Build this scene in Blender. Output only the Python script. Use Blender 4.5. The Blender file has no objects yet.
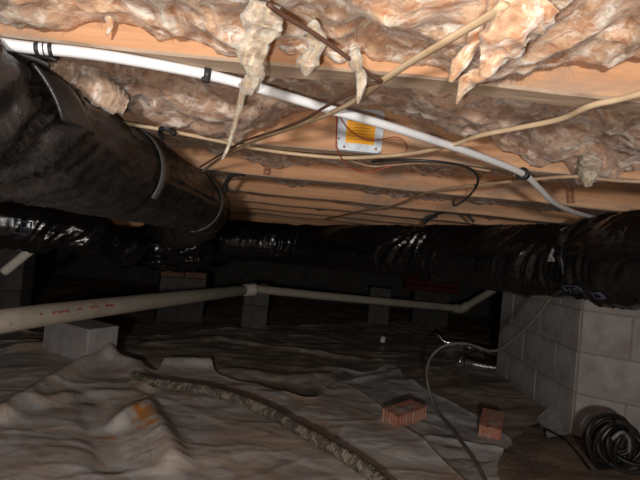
import bpy, bmesh, math, random
import numpy as np
from mathutils import Vector, Matrix, Euler

random.seed(7)
C = bpy.context.scene.collection
SC = bpy.context.scene

# ------------------------------------------------------------------ camera, light, exposure
F_PX = 435.0
CAM = Vector((0.0, 0.0, 0.75))
ROT = (Matrix.Rotation(math.radians(90 + 1.3), 3, 'X') @ Matrix.Rotation(math.radians(5.7), 3, 'Z'))
cd = bpy.data.cameras.new('camera'); cam = bpy.data.objects.new('camera', cd); C.objects.link(cam)
cd.sensor_width = 36.0; cd.lens = F_PX / 640.0 * 36.0; cd.clip_start = 0.02; cd.clip_end = 60
cam.location = CAM; cam.rotation_euler = ROT.to_euler()
SC.camera = cam

w = bpy.data.worlds.new('world'); SC.world = w; w.use_nodes = True
w.node_tree.nodes['Background'].inputs[0].default_value = (0.75, 0.8, 1.0, 1)
w.node_tree.nodes['Background'].inputs[1].default_value = 0.01

def lamp(name, loc, power, radius, col=(1, .965, .92)):
    l = bpy.data.lights.new(name, 'POINT'); l.energy = power; l.shadow_soft_size = radius; l.color = col
    o = bpy.data.objects.new(name, l); C.objects.link(o); o.location = loc
    return o
lamp('phone_flash', (-0.020, 0.0, 0.735), 7.5, 0.004)
lamp('fill_lamp', (-0.09, -0.74, 0.725), 72.0, 0.045)  # added fill behind the camera, brightens the far joists

vs = SC.view_settings
vs.view_transform = 'Standard'; vs.look = 'None'; vs.gamma = 1; vs.use_curve_mapping = False
vs.exposure = 0.0

def ray(px, py):
    d = ROT @ Vector(((px - 320) / F_PX, -(py - 240) / F_PX, -1.0))
    return d
def at(px, py, Y):
    d = ray(px, py); return CAM + d * (Y / d.y)
def at_z(px, py, Z):
    d = ray(px, py); return CAM + d * ((Z - CAM.z) / d.z)

# ------------------------------------------------------------------ noise (numpy)
_rs = np.random.RandomState(3)
_perm = _rs.permutation(256); _perm = np.concatenate([_perm, _perm, _perm]); _val = _rs.rand(256) * 2 - 1
def noise3(x, y, z=0.0):
    x, y, z = np.broadcast_arrays(np.asarray(x, float), np.asarray(y, float), np.asarray(z, float))
    xi = np.floor(x).astype(int); yi = np.floor(y).astype(int); zi = np.floor(z).astype(int)
    xf = x - xi; yf = y - yi; zf = z - zi
    u = xf*xf*xf*(xf*(xf*6-15)+10); v = yf*yf*yf*(yf*(yf*6-15)+10); t = zf*zf*zf*(zf*(zf*6-15)+10)
    def h(a, b, c):
        return _val[_perm[_perm[_perm[a & 255] + (b & 255)] + (c & 255)]]
    def l(a, b, f): return a + (b - a) * f
    return l(l(l(h(xi, yi, zi), h(xi+1, yi, zi), u), l(h(xi, yi+1, zi), h(xi+1, yi+1, zi), u), v),
             l(l(h(xi, yi, zi+1), h(xi+1, yi, zi+1), u), l(h(xi, yi+1, zi+1), h(xi+1, yi+1, zi+1), u), v), t)
def fbm(x, y, z=0.0, o=4):
    s = 0; a = 1.0; f = 1.0; n = 0
    for i in range(o):
        s = s + a * noise3(np.asarray(x)*f + 17.3*i, np.asarray(y)*f + 5.1*i, np.asarray(z)*f); n += a; a *= .5; f *= 2.03
    return s / n
def ridge(x, y, z=0.0, o=3):
    s = 0; a = 1.0; f = 1.0; n = 0
    for i in range(o):
        q = 1 - np.abs(noise3(np.asarray(x)*f + 7.7*i, np.asarray(y)*f + 3.3*i, np.asarray(z)*f))*2
        s = s + a * q; n += a; a *= .5; f *= 2.1
    return s / n

# ------------------------------------------------------------------ materials
def mat(name, cols, rough=.6, scale=(8, 8, 8), detail=5, bump=.0, bscale=60, spec=.3, metal=0, coat=0, coat_rough=.15,
        ramp=None, dist=0.0, rough2=None, bstretch=(1, 1, 1), bdist=.004):
    m = bpy.data.materials.new(name); m.use_nodes = True
    nt = m.node_tree; N = nt.nodes; L = nt.links; b = N['Principled BSDF']
    tc = N.new('ShaderNodeTexCoord')
    mp = N.new('ShaderNodeMapping'); mp.inputs['Scale'].default_value = scale
    L.new(tc.outputs['Object'], mp.inputs['Vector'])
    n = N.new('ShaderNodeTexNoise'); n.inputs['Scale'].default_value = 1; n.inputs['Detail'].default_value = detail
    n.inputs['Roughness'].default_value = .62; n.inputs['Distortion'].default_value = dist
    L.new(mp.outputs[0], n.inputs['Vector'])
    r = N.new('ShaderNodeValToRGB'); e = r.color_ramp.elements
    ps = ramp or [0.3 + 0.4 * i / max(1, len(cols) - 1) for i in range(len(cols))]
    while len(e) < len(cols): e.new(.5)
    for i, c in enumerate(cols):
        e[i].position = ps[i]; e[i].color = (*c, 1)
    L.new(n.outputs['Fac'], r.inputs['Fac']); L.new(r.outputs['Color'], b.inputs['Base Color'])
    b.inputs['Roughness'].default_value = rough; b.inputs['Specular IOR Level'].default_value = spec
    b.inputs['Metallic'].default_value = metal; b.inputs['Coat Weight'].default_value = coat
    b.inputs['Coat Roughness'].default_value = coat_rough
    if rough2 is not None:
        mr = N.new('ShaderNodeMapRange'); mr.inputs[1].default_value = .35; mr.inputs[2].default_value = .65
        mr.inputs[3].default_value = rough; mr.inputs[4].default_value = rough2
        L.new(n.outputs['Fac'], mr.inputs[0]); L.new(mr.outputs[0], b.inputs['Roughness'])
    if bump:
        mp2 = N.new('ShaderNodeMapping'); mp2.inputs['Scale'].default_value = [bscale * q for q in bstretch]
        L.new(tc.outputs['Object'], mp2.inputs['Vector'])
        n2 = N.new('ShaderNodeTexNoise'); n2.inputs['Scale'].default_value = 1; n2.inputs['Detail'].default_value = 6
        n2.inputs['Roughness'].default_value = .65; L.new(mp2.outputs[0], n2.inputs['Vector'])
        bp = N.new('ShaderNodeBump'); bp.inputs['Strength'].default_value = bump; bp.inputs['Distance'].default_value = bdist
        L.new(n2.outputs['Fac'], bp.inputs['Height']); L.new(bp.outputs[0], b.inputs['Normal'])
    return m

def overlay(m, col, scale, lo, hi, mx=1.0, detail=5, off=(0, 0, 0), dist=1.0):
    """a second blotchy colour laid over the base colour of a material"""
    nt = m.node_tree; N = nt.nodes; L = nt.links; b = N['Principled BSDF']
    src = b.inputs['Base Color'].links[0].from_socket
    tc = N.new('ShaderNodeTexCoord'); mp = N.new('ShaderNodeMapping'); mp.inputs['Scale'].default_value = scale
    mp.inputs['Location'].default_value = off
    L.new(tc.outputs['Object'], mp.inputs['Vector'])
    n = N.new('ShaderNodeTexNoise'); n.inputs['Scale'].default_value = 1; n.inputs['Detail'].default_value = detail
    n.inputs['Roughness'].default_value = .65; n.inputs['Distortion'].default_value = dist
    L.new(mp.outputs[0], n.inputs['Vector'])
    mr = N.new('ShaderNodeMapRange'); mr.inputs[1].default_value = lo; mr.inputs[2].default_value = hi
    mr.inputs[3].default_value = 0; mr.inputs[4].default_value = mx
    L.new(n.outputs['Fac'], mr.inputs[0])
    mx_ = N.new('ShaderNodeMix'); mx_.data_type = 'RGBA'
    L.new(mr.outputs[0], mx_.inputs[0]); L.new(src, mx_.inputs[6]); mx_.inputs[7].default_value = (*col, 1)
    L.new(mx_.outputs[2], b.inputs['Base Color'])
    return m

M = {}
M['joist'] = overlay(mat('joist_wood', [(.36, .18, .09), (.54, .29, .155), (.66, .40, .24)], .7, (1.6, 22, 30), 6, .25, 40, .15, bstretch=(.1, 1, 1.5)),
                     (.30, .215, .16), (4, 14, 11), .52, .66, .75)
M['joist_edge'] = overlay(mat('joist_edge_wood', [(.28, .20, .14), (.44, .33, .24), (.55, .43, .32)], .8, (2.5, 30, 14), 6, .4, 60, .1, bstretch=(.15, 1, 1)),
                          (.24, .165, .12), (6, 24, 10), .50, .64, .85)
M['subfloor'] = mat('subfloor_wood', [(.35, .2, .1), (.5, .3, .16)], .8, (4, 4, 4))
def fluff(name, cols, edge, eh, white=(.8, .72, .62)):
    m = mat(name, cols, .95, (9, 14, 14), 7, .5, 55, .02, dist=1.4, bdist=.005)
    overlay(m, edge, (14, 20, 20), .47, .63, eh, 7, (3, 1, 5), 2.8)
    overlay(m, white, (11, 15, 15), .50, .64, .95, 7, (9, 4, 1), 2.8)
    overlay(m, tuple(q*.6 for q in edge), (22, 60, 60), .54, .66, .6, 7, (2, 7, 3), 2.0)
    b = m.node_tree.nodes['Principled BSDF']
    b.inputs['Sheen Weight'].default_value = .2
    b.inputs['Subsurface Weight'].default_value = .85; b.inputs['Subsurface Radius'].default_value = (1, .6, .35); b.inputs['Subsurface Scale'].default_value = .014
    return m
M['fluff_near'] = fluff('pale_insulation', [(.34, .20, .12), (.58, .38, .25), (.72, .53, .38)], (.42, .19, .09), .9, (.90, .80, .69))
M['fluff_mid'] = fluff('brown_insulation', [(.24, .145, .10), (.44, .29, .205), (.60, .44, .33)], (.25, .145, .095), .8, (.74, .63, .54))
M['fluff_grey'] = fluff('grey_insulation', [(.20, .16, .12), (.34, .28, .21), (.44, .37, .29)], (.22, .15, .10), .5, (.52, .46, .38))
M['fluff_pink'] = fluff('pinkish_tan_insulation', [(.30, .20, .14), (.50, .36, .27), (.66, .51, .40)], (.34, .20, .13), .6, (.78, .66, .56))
M['black'] = mat('black_plastic', [(.003, .003, .0035), (.006, .0055, .0055)], .20, (10, 10, 10), 4, .25, 26, .65, rough2=.28, bdist=.005)
M['black_dusty'] = overlay(mat('dusty_black_plastic', [(.009, .0085, .0085), (.018, .016, .015)], .27, (14, 6, 14), 6, .7, 26, .6, rough2=.42, bdist=.007),
                           (.040, .036, .034), (40, 14, 40), .52, .72, .5)
M['tape'] = mat('black_tape', [(.015, .015, .015), (.026, .026, .027)], .28, (30, 30, 30), 4, .3, 60, .5)
M['strap'] = mat('strap_black', [(.035, .034, .034), (.07, .066, .064)], .38, (60, 60, 8), 4, .2, 90, .5)
M['grey_tape'] = mat('worn_grey_tape', [(.08, .08, .08), (.2, .19, .19)], .4, (40, 40, 40), 5, .3, 90, .5)
M['ink'] = mat('stamp_ink', [(.03, .036, .055), (.06, .07, .10)], .5, (60, 60, 60))
M['pex'] = mat('white_pex', [(.66, .66, .68), (.74, .74, .75)], .35, (20, 20, 20), 3, 0, 10, .4)
M['clip'] = mat('black_clip', [(.015, .015, .015), (.03, .03, .03)], .45, (30, 30, 30))
M['romex'] = mat('cream_cable', [(.45, .32, .19), (.66, .50, .33)], .5, (20, 20, 20), 4, 0, 10, .35)
M['romex_dark'] = mat('dusty_cable', [(.28, .18, .11), (.46, .33, .22)], .6, (30, 30, 30), 4, 0, 10, .3)
M['cord'] = mat('grey_brown_cord', [(.10, .085, .075), (.17, .15, .13)], .5, (30, 30, 30))
M['wire_brown'] = mat('brown_wire', [(.06, .03, .02), (.12, .06, .04)], .5)
M['wire_black'] = mat('black_wire', [(.012, .012, .012), (.03, .028, .026)], .4)
M['wire_red'] = mat('red_wire', [(.30, .05, .03), (.45, .09, .05)], .45)
M['pvc'] = overlay(mat('dusty_pvc', [(.36, .32, .26), (.50, .45, .37)], .5, (8, 8, 8), 5, .1, 40, .35), (.30, .22, .15), (25, 25, 25), .55, .7, .6)
M['pvc_clean'] = mat('pvc_collar', [(.6, .57, .5), (.7, .66, .58)], .4, (20, 20, 20))
M['print'] = mat('red_print', [(.38, .07, .07), (.48, .14, .12)], .6)
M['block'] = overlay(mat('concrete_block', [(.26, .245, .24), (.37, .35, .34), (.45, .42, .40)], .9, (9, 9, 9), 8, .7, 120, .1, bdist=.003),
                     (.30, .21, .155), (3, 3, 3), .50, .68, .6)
M['block_dim'] = mat('dim_concrete_block', [(.08, .075, .07), (.14, .13, .12)], .9, (9, 9, 9), 8, .5, 120, .1)  # block colour lowered for the piers: weak light painted into the tone
M['block_shaded'] = mat('shaded_concrete_block', [(.05, .048, .045), (.09, .085, .08)], .9, (9, 9, 9), 8, .5, 120, .1)  # darkest copy of the block: shade of the far parts put into its colour
M['mortar'] = mat('mortar', [(.24, .20, .17), (.33, .28, .235)], .95, (20, 20, 20), 6, .6, 150, .1)
M['brick'] = overlay(mat('red_brick', [(.26, .11, .075), (.40, .18, .125), (.48, .26, .19)], .9, (30, 30, 30), 6, .6, 150, .1, bdist=.003),
                     (.42, .33, .27), (40, 40, 40), .53, .62, .8)
M['brick_brown'] = mat('brown_brick', [(.12, .065, .045), (.2, .11, .08)], .9, (30, 30, 30), 6, .4, 150, .1)  # darker, browner version of the brick, for the pier cap
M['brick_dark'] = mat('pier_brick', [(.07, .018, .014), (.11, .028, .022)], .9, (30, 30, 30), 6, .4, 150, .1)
M['soil'] = overlay(mat('soil', [(.13, .095, .07), (.24, .175, .13), (.33, .25, .19)], .95, (3, 5, 5), 8, .9, 45, .1, dist=.5, bdist=.01),
                    (.08, .06, .045), (2, 2.5, 2), .5, .7, .7)
M['silver'] = mat('silver_foil', [(.5, .5, .5), (.75, .75, .75)], .25, (40, 40, 40), 4, .4, 60, .5, metal=1)
M['steel'] = mat('galvanised_steel', [(.44, .49, .53), (.58, .62, .66)], .45, (90, 90, 90), 3, .1, 200, .5, metal=.25)
M['yellow'] = mat('yellow_label', [(.80, .36, .015), (.88, .44, .03)], .6, (60, 60, 60))
M['label_ink'] = mat('label_ink', [(.50, .17, .02), (.58, .22, .03)], .6)
M['rust'] = mat('rusty_metal', [(.20, .07, .04), (.38, .18, .11)], .8, (80, 80, 80), 5, .3, 200)
M['white'] = mat('white_plastic', [(.8, .8, .76), (.85, .85, .82)], .5)
M['hose'] = overlay(mat('muddy_hose', [(.05, .042, .034), (.13, .108, .085)], .8, (30, 30, 30), 6, .8, 120, .3, bdist=.004),
                    (.30, .255, .20), (24, 24, 24), .46, .58, .8, 6)

def sheet_mat(name, cols, dirt, dirt_amt, stain=None, rough=.42):
    m = mat(name, cols, .30, (3.2, 4.2, 3), 8, .6, 14, .5, dist=1.2, rough2=.65, bdist=.010, bstretch=(.9, 1.2, 1))
    overlay(m, dirt, (2.8, 4.4, 3), .44, .58, dirt_amt, 8, (2, 3, 1), 1.4)
    overlay(m, tuple(q * .45 for q in dirt), (14, 20, 20), .58, .72, .55, 7, (6, 2, 4), .6)
    if stain:
        nt = m.node_tree; N = nt.nodes; L = nt.links; b = N['Principled BSDF']
        src = b.inputs['Base Color'].links[0].from_socket
        tc = N.new('ShaderNodeTexCoord')
        nz = N.new('ShaderNodeTexNoise'); nz.inputs['Scale'].default_value = 28; nz.inputs['Detail'].default_value = 6
        L.new(tc.outputs['Object'], nz.inputs['Vector'])
        for (cx, cy, rx, ry, a, amt) in stain:
            mp = N.new('ShaderNodeMapping'); mp.vector_type = 'TEXTURE'
            mp.inputs['Location'].default_value = (cx, cy, 0); mp.inputs['Rotation'].default_value = (0, 0, a)
            mp.inputs['Scale'].default_value = (rx, ry, 50)
            L.new(tc.outputs['Object'], mp.inputs['Vector'])
            ln = N.new('ShaderNodeVectorMath'); ln.operation = 'LENGTH'; L.new(mp.outputs[0], ln.inputs[0])
            ad = N.new('ShaderNodeMath'); ad.operation = 'MULTIPLY_ADD'; L.new(nz.outputs['Fac'], ad.inputs[0])
            ad.inputs[1].default_value = 2.4; L.new(ln.outputs['Value'], ad.inputs[2])
            mr = N.new('ShaderNodeMapRange'); mr.inputs[1].default_value = 1.5; mr.inputs[2].default_value = 2.2
            mr.inputs[3].default_value = amt; mr.inputs[4].default_value = 0; L.new(ad.outputs[0], mr.inputs[0])
            mx = N.new('ShaderNodeMix'); mx.data_type = 'RGBA'; L.new(mr.outputs[0], mx.inputs[0]); L.new(src, mx.inputs[6])
            mx.inputs[7].default_value = (.60, .24, .045, 1); src = mx.outputs[2]
        L.new(src, b.inputs['Base Color'])
    return m

# ------------------------------------------------------------------ builders
def link(name, me, parent=None, smooth=True):
    o = bpy.data.objects.new(name, me); C.objects.link(o)
    if parent: o.parent = parent
    if smooth and len(me.polygons): me.polygons.foreach_set('use_smooth', [True] * len(me.polygons))
    return o
def mesh(name, vs_, fs, m, parent=None, smooth=True):
    me = bpy.data.meshes.new(name); me.from_pydata([tuple(map(float, v)) for v in vs_], [], fs); me.update()
    if m is not None:
        for q in (m if isinstance(m, (list, tuple)) else [m]): me.materials.append(q)
    return link(name, me, parent, smooth)
def thing(name, label, cat, loc=(0, 0, 0), rot=(0, 0, 0), group=None):
    o = bpy.data.objects.new(name, None); C.objects.link(o); o.location = loc; o.rotation_euler = rot
    o.empty_display_size = .05; o['label'] = label; o['category'] = cat
    if group: o['group'] = group
    return o
def tag(o, label, cat, group=None):
    o['label'] = label; o['category'] = cat
    if group: o['group'] = group
    return o
def rebase(o):
    """put the origin of an unparented mesh or Empty at the base of what it holds"""
    bpy.context.view_layer.update()
    ms = [o] if o.type == 'MESH' else []
    ms += [c for c in o.children_recursive if c.type == 'MESH']
    P = []
    for q in ms:
        n = len(q.data.vertices); a = np.empty(n * 3); q.data.vertices.foreach_get('co', a)
        P.append(a.reshape(-1, 3))
    P = np.concatenate(P); c = Vector(((P[:, 0].min() + P[:, 0].max()) / 2, (P[:, 1].min() + P[:, 1].max()) / 2, P[:, 2].min()))
    for q in ms:
        q.data.transform(Matrix.Translation(-c)); q.data.update()
    o.location = c
    return o

def smooth_path(pts, n):
    P = [Vector(p) for p in pts]
    if len(P) == 2: return [P[0].lerp(P[1], i / n) for i in range(n + 1)]
    P = [P[0] * 2 - P[1]] + P + [P[-1] * 2 - P[-2]]
    out = []
    for i in range(1, len(P) - 2):
        a, b, c, d = P[i-1:i+3]
        for k in range(20):
            t = k / 20
            out.append(.5 * ((2*b) + (c-a)*t + (2*a-5*b+4*c-d)*t*t + (3*b-a-3*c+d)*t**3))
    out.append(P[-2])
    L = [0]
    for i in range(1, len(out)): L.append(L[-1] + (out[i]-out[i-1]).length)
    A = np.array([tuple(p) for p in out]); S = np.linspace(0, L[-1], n + 1)
    return [Vector((np.interp(s, L, A[:, 0]), np.interp(s, L, A[:, 1]), np.interp(s, L, A[:, 2]))) for s in S]

class Tube:
    def __init__(s, pts, n=60, up=(0, 0, 1)):
        s.P = smooth_path(pts, n); s.n = n
        T = []
        for i in range(n + 1):
            a = s.P[max(0, i-1)]; b = s.P[min(n, i+1)]; T.append((b - a).normalized())
        s.T = T; up = Vector(up)
        s.U = []; u = (up - T[0] * up.dot(T[0])).normalized()
        for t in T:
            u = (u - t * u.dot(t)).normalized(); s.U.append(u.copy())
        s.V = [t.cross(u) for t, u in zip(T, s.U)]
        s.L = [0.0]
        for i in range(1, n + 1): s.L.append(s.L[-1] + (s.P[i] - s.P[i-1]).length)
        s.len = s.L[-1]
        s.A = np.array([tuple(p) for p in s.P]); s.UA = np.array([tuple(p) for p in s.U]); s.VA = np.array([tuple(p) for p in s.V])
    def build(s, name, r, m, parent=None, seg=12, cap=True, flat=1.0):
        """r: number or function(arc length array, angle array) -> radius"""
        n = s.n; a = np.linspace(0, 2*math.pi, seg, endpoint=False)
        S, A_ = np.meshgrid(np.array(s.L), a, indexing='ij')
        R = r(S, A_) if callable(r) else np.full(S.shape, float(r))
        s.r = r
        X = s.A[:, None, :] + (np.cos(A_)*R)[..., None]*s.UA[:, None, :]*flat + (np.sin(A_)*R)[..., None]*s.VA[:, None, :]
        V = X.reshape(-1, 3).tolist(); Fc = []
        for i in range(n):
            for j in range(seg):
                k = (j+1) % seg
                Fc.append((i*seg+j, (i+1)*seg+j, (i+1)*seg+k, i*seg+k))
        if cap:
            Fc.append(tuple(range(seg))); Fc.append(tuple(n*seg + j for j in reversed(range(seg))))
        return mesh(name, V, Fc, m, parent)
    def surf(s, S, A_, off=0.0, r=None):
        S = np.asarray(S, float); A_ = np.asarray(A_, float); r = r or s.r
        R = (r(S, A_) if callable(r) else r) + off
        L = np.array(s.L)
        def ip(a): return np.stack([np.interp(S, L, a[:, k]) for k in range(3)], -1)
        return ip(s.A) + (np.cos(A_)*R)[..., None]*ip(s.UA) + (np.sin(A_)*R)[..., None]*ip(s.VA)
    def patch(s, name, s0, s1, a0, a1, m, parent, off=.002, ns=8, na=14, th=.0015, skew=0.0, fr=None):
        ss = np.linspace(s0, s1, ns+1); aa = np.linspace(a0, a1, na+1)
        S, A_ = np.meshgrid(ss, aa, indexing='ij'); S = S + skew*(A_-a0)
        base = r0 = fr or s.r
        T_ = s.surf(S, A_, off+th, base).reshape(-1, 3); B = s.surf(S, A_, off*.3, base).reshape(-1, 3)
        n = len(T_); V = np.concatenate([T_, B]).tolist(); Fc = []; w_ = na+1
        for i in range(ns):
            for j in range(na):
                q = (i*w_+j, (i+1)*w_+j, (i+1)*w_+j+1, i*w_+j+1); Fc.append(q); Fc.append(tuple(n+k for k in reversed(q)))
        rim = [i*w_ for i in range(ns)] + [ns*w_+j for j in range(na)] + [i*w_+na for i in range(ns, 0, -1)] + [j for j in range(na, 0, -1)]
        for i in range(len(rim)):
            a, b = rim[i], rim[(i+1) % len(rim)]; Fc.append((b, a, n+a, n+b))
        return mesh(name, V, Fc, m, parent)

def box_bm(bm, c, d, rot=None, bev=0, seg=1):
    r = bmesh.ops.create_cube(bm, size=1); v = r['verts']
    bmesh.ops.scale(bm, vec=d, verts=v)
    if rot is not None: bmesh.ops.rotate(bm, cent=(0, 0, 0), matrix=rot, verts=v)
    bmesh.ops.translate(bm, vec=c, verts=v)
    if bev:
        es = list({e for q in v for e in q.link_edges})
        bmesh.ops.bevel(bm, geom=es, offset=bev, segments=seg, affect='EDGES', profile=.5)
def bm_obj(name, bm, m, parent=None, smooth=False):
    me = bpy.data.meshes.new(name); bm.normal_update(); bm.to_mesh(me); bm.free()
    if m is not None:
        for q in (m if isinstance(m, (list, tuple)) else [m]): me.materials.append(q)
    return link(name, me, parent, smooth)
def box(name, c, d, m, parent=None, bev=0, rot=None, seg=1):
    bm = bmesh.new(); box_bm(bm, c, d, rot, bev, seg); return bm_obj(name, bm, m, parent)

ZJ = 0.96          # underside of the joists (camera is .75 up)
JD = 0.235         # joist depth
JY = [-1.14, -.73, -.32, .095, .502, .91, 1.33, 1.80, 2.21, 2.62, 3.02]
XL, XR, YB, YF = -3.6, 3.2, 6.2, -1.6

# ------------------------------------------------------------------ ground
def ground_z(x, y):
    x = np.asarray(x, float); y = np.asarray(y, float)
    g = .022*fbm(x*.9+3, y*.9, 0, 3) + .010*fbm(x*4, y*5, 2, 3)
    g = g + .06*np.clip((y-4.0)/2, 0, 1)
    return g
nx, ny = 300, 320
gx = np.linspace(XL, XR, nx); gy = np.linspace(YF, YB, ny)
X, Y = np.meshgrid(gx, gy, indexing='ij')
Z = ground_z(X, Y) + .006*ridge(X*7, Y*9, 1, 3)
V = np.stack([X, Y, Z - .012], -1).reshape(-1, 3).tolist()
Fc = [(i*ny+j, (i+1)*ny+j, (i+1)*ny+j+1, i*ny+j+1) for i in range(nx-1) for j in range(ny-1)]
fl = mesh('floor', V, Fc, M['soil']); fl['kind'] = 'structure'
def gpt(px, py, lift=0.0):
    p = at_z(px, py, 0.0)
    for _ in range(3): p = at_z(px, py, float(ground_z(p.x, p.y)) + lift)
    return p

# ------------------------------------------------------------------ ceiling: subfloor deck with joists
ceil = box('ceiling', ((XL+XR)/2, (YF+YB)/2, ZJ+JD+.01), (XR-XL, YB-YF, .02), M['subfloor']); ceil['kind'] = 'structure'
def joist_mesh(name, length, thick, depth):
    n = 120; V = []; Fc = []; mi = []
    prof = [(0, 0.003), (.003, 0), (thick-.003, 0), (thick, .003), (thick, depth), (0, depth)]
    for i in range(n+1):
        x = -length/2 + length*i/n
        dz = .0015*math.sin(i*.7) ; dy = .0008*math.sin(i*1.3+1)
        for (a, b) in prof: V.append((x, a+dy, b + (dz if b < .01 else 0)))
    for i in range(n):
        for j in range(6):
            k = (j+1) % 6; Fc.append((i*6+j, i*6+k, (i+1)*6+k, (i+1)*6+j)); mi.append(1 if j in (0, 1, 2) else 0)
    Fc.append(tuple(range(5, -1, -1))); mi.append(0); Fc.append(tuple(n*6+j for j in range(6))); mi.append(0)
    me = bpy.data.meshes.new(name); me.from_pydata(V, [], Fc); me.materials.append(M['joist']); me.materials.append(M['joist_edge'])
    me.polygons.foreach_set('material_index', mi); me.update(); return me
jm = joist_mesh('floor_joist', XR-XL-.02, .038, JD)
yy = list(JY) + [3.46+.4*k for k in range(7)]
for k, y in enumerate(yy):
    me = jm
    o = bpy.data.objects.new('floor_joist', me); C.objects.link(o); o.parent = ceil
    o.location = ((XL+XR)/2, y, ZJ)
# girder below the joists, at the middle of the crawl space
gd = box('trim_1', ((XL+XR)/2 + 0, 3.30, ZJ-.105), (XR-XL-.05, .11, .205), M['joist'], bev=.004); gd['kind'] = 'structure'

# ------------------------------------------------------------------ walls of concrete block
BL, BH, BT = .40, .20, .19
bmb = bmesh.new(); box_bm(bmb, (0, 0, 0), (BL-.007, BT, BH-.007), None, .002, 1)
bm_me = bpy.data.meshes.new('concrete_block'); bmb.to_mesh(bm_me); bmb.free(); bm_me.materials.append(M['block'])
bmb = bmesh.new(); box_bm(bmb, (0, 0, 0), (BL/2-.007, BT, BH-.007), None, .002, 1)
bm_half = bpy.data.meshes.new('concrete_block'); bmb.to_mesh(bm_half); bmb.free(); bm_half.materials.append(M['block'])
bm_far = bm_me.copy(); bm_far.materials.clear(); bm_far.materials.append(M['block_shaded'])
bm_farh = bm_half.copy(); bm_farh.materials.clear(); bm_farh.materials.append(M['block_shaded'])
def block_wall(name, p0, p1, z0, courses, full, half, shift=0, side=1, mortar=None):
    p0 = Vector((*p0, 0)); p1 = Vector((*p1, 0)); d = (p1-p0); L = d.length; d.normalize(); ang = math.atan2(d.y, d.x)
    nrm = Vector((-d.y, d.x, 0))*side
    mid = (p0+p1)/2 + nrm*(BT/2)
    H = courses*BH
    w_ = box(name, (0, 0, 0), (L-.004, BT-.004, H), mortar or M['mortar']); w_.location = (mid.x, mid.y, z0+H/2); w_.rotation_euler = (0, 0, ang)
    w_['kind'] = 'structure'
    for c in range(courses):
        x = 0; first = (c + shift) % 2
        while x < L - .05:
            ln = BL
            if x == 0 and first: ln = BL/2
            if x + ln > L + .02: ln = BL/2
            if x + ln > L + .06: break
            o = bpy.data.objects.new('concrete_block', full if ln == BL else half); C.objects.link(o); o.parent = w_
            o.location = (x + ln/2 - L/2, random.uniform(-.003, .001)*side, c*BH + BH/2 - H/2)
            x += ln
    return w_
K0 = (1.30, 2.12)
block_wall('wall_right', K0, (1.34, 3.12), -.015, 5, bm_me, bm_half, 0, -1)
block_wall('wall_front', (K0[0]+.003, K0[1]-.004), (K0[0]+1.2*math.cos(math.radians(-33)), K0[1]+1.2*math.sin(math.radians(-33))), -.015, 5, bm_me, bm_half, 1, 1)
block_wall('wall_back', (XL, YB-.2), (XR, YB-.2), 0, 5, bm_far, bm_farh, 0, 1, M['block_shaded'])
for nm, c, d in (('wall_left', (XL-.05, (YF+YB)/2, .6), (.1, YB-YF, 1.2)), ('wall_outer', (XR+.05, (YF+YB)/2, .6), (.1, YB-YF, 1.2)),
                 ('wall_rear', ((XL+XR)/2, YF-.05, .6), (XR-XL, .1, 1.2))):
    o = box(nm, c, d, M['block_shaded']); o['kind'] = 'structure'

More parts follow.
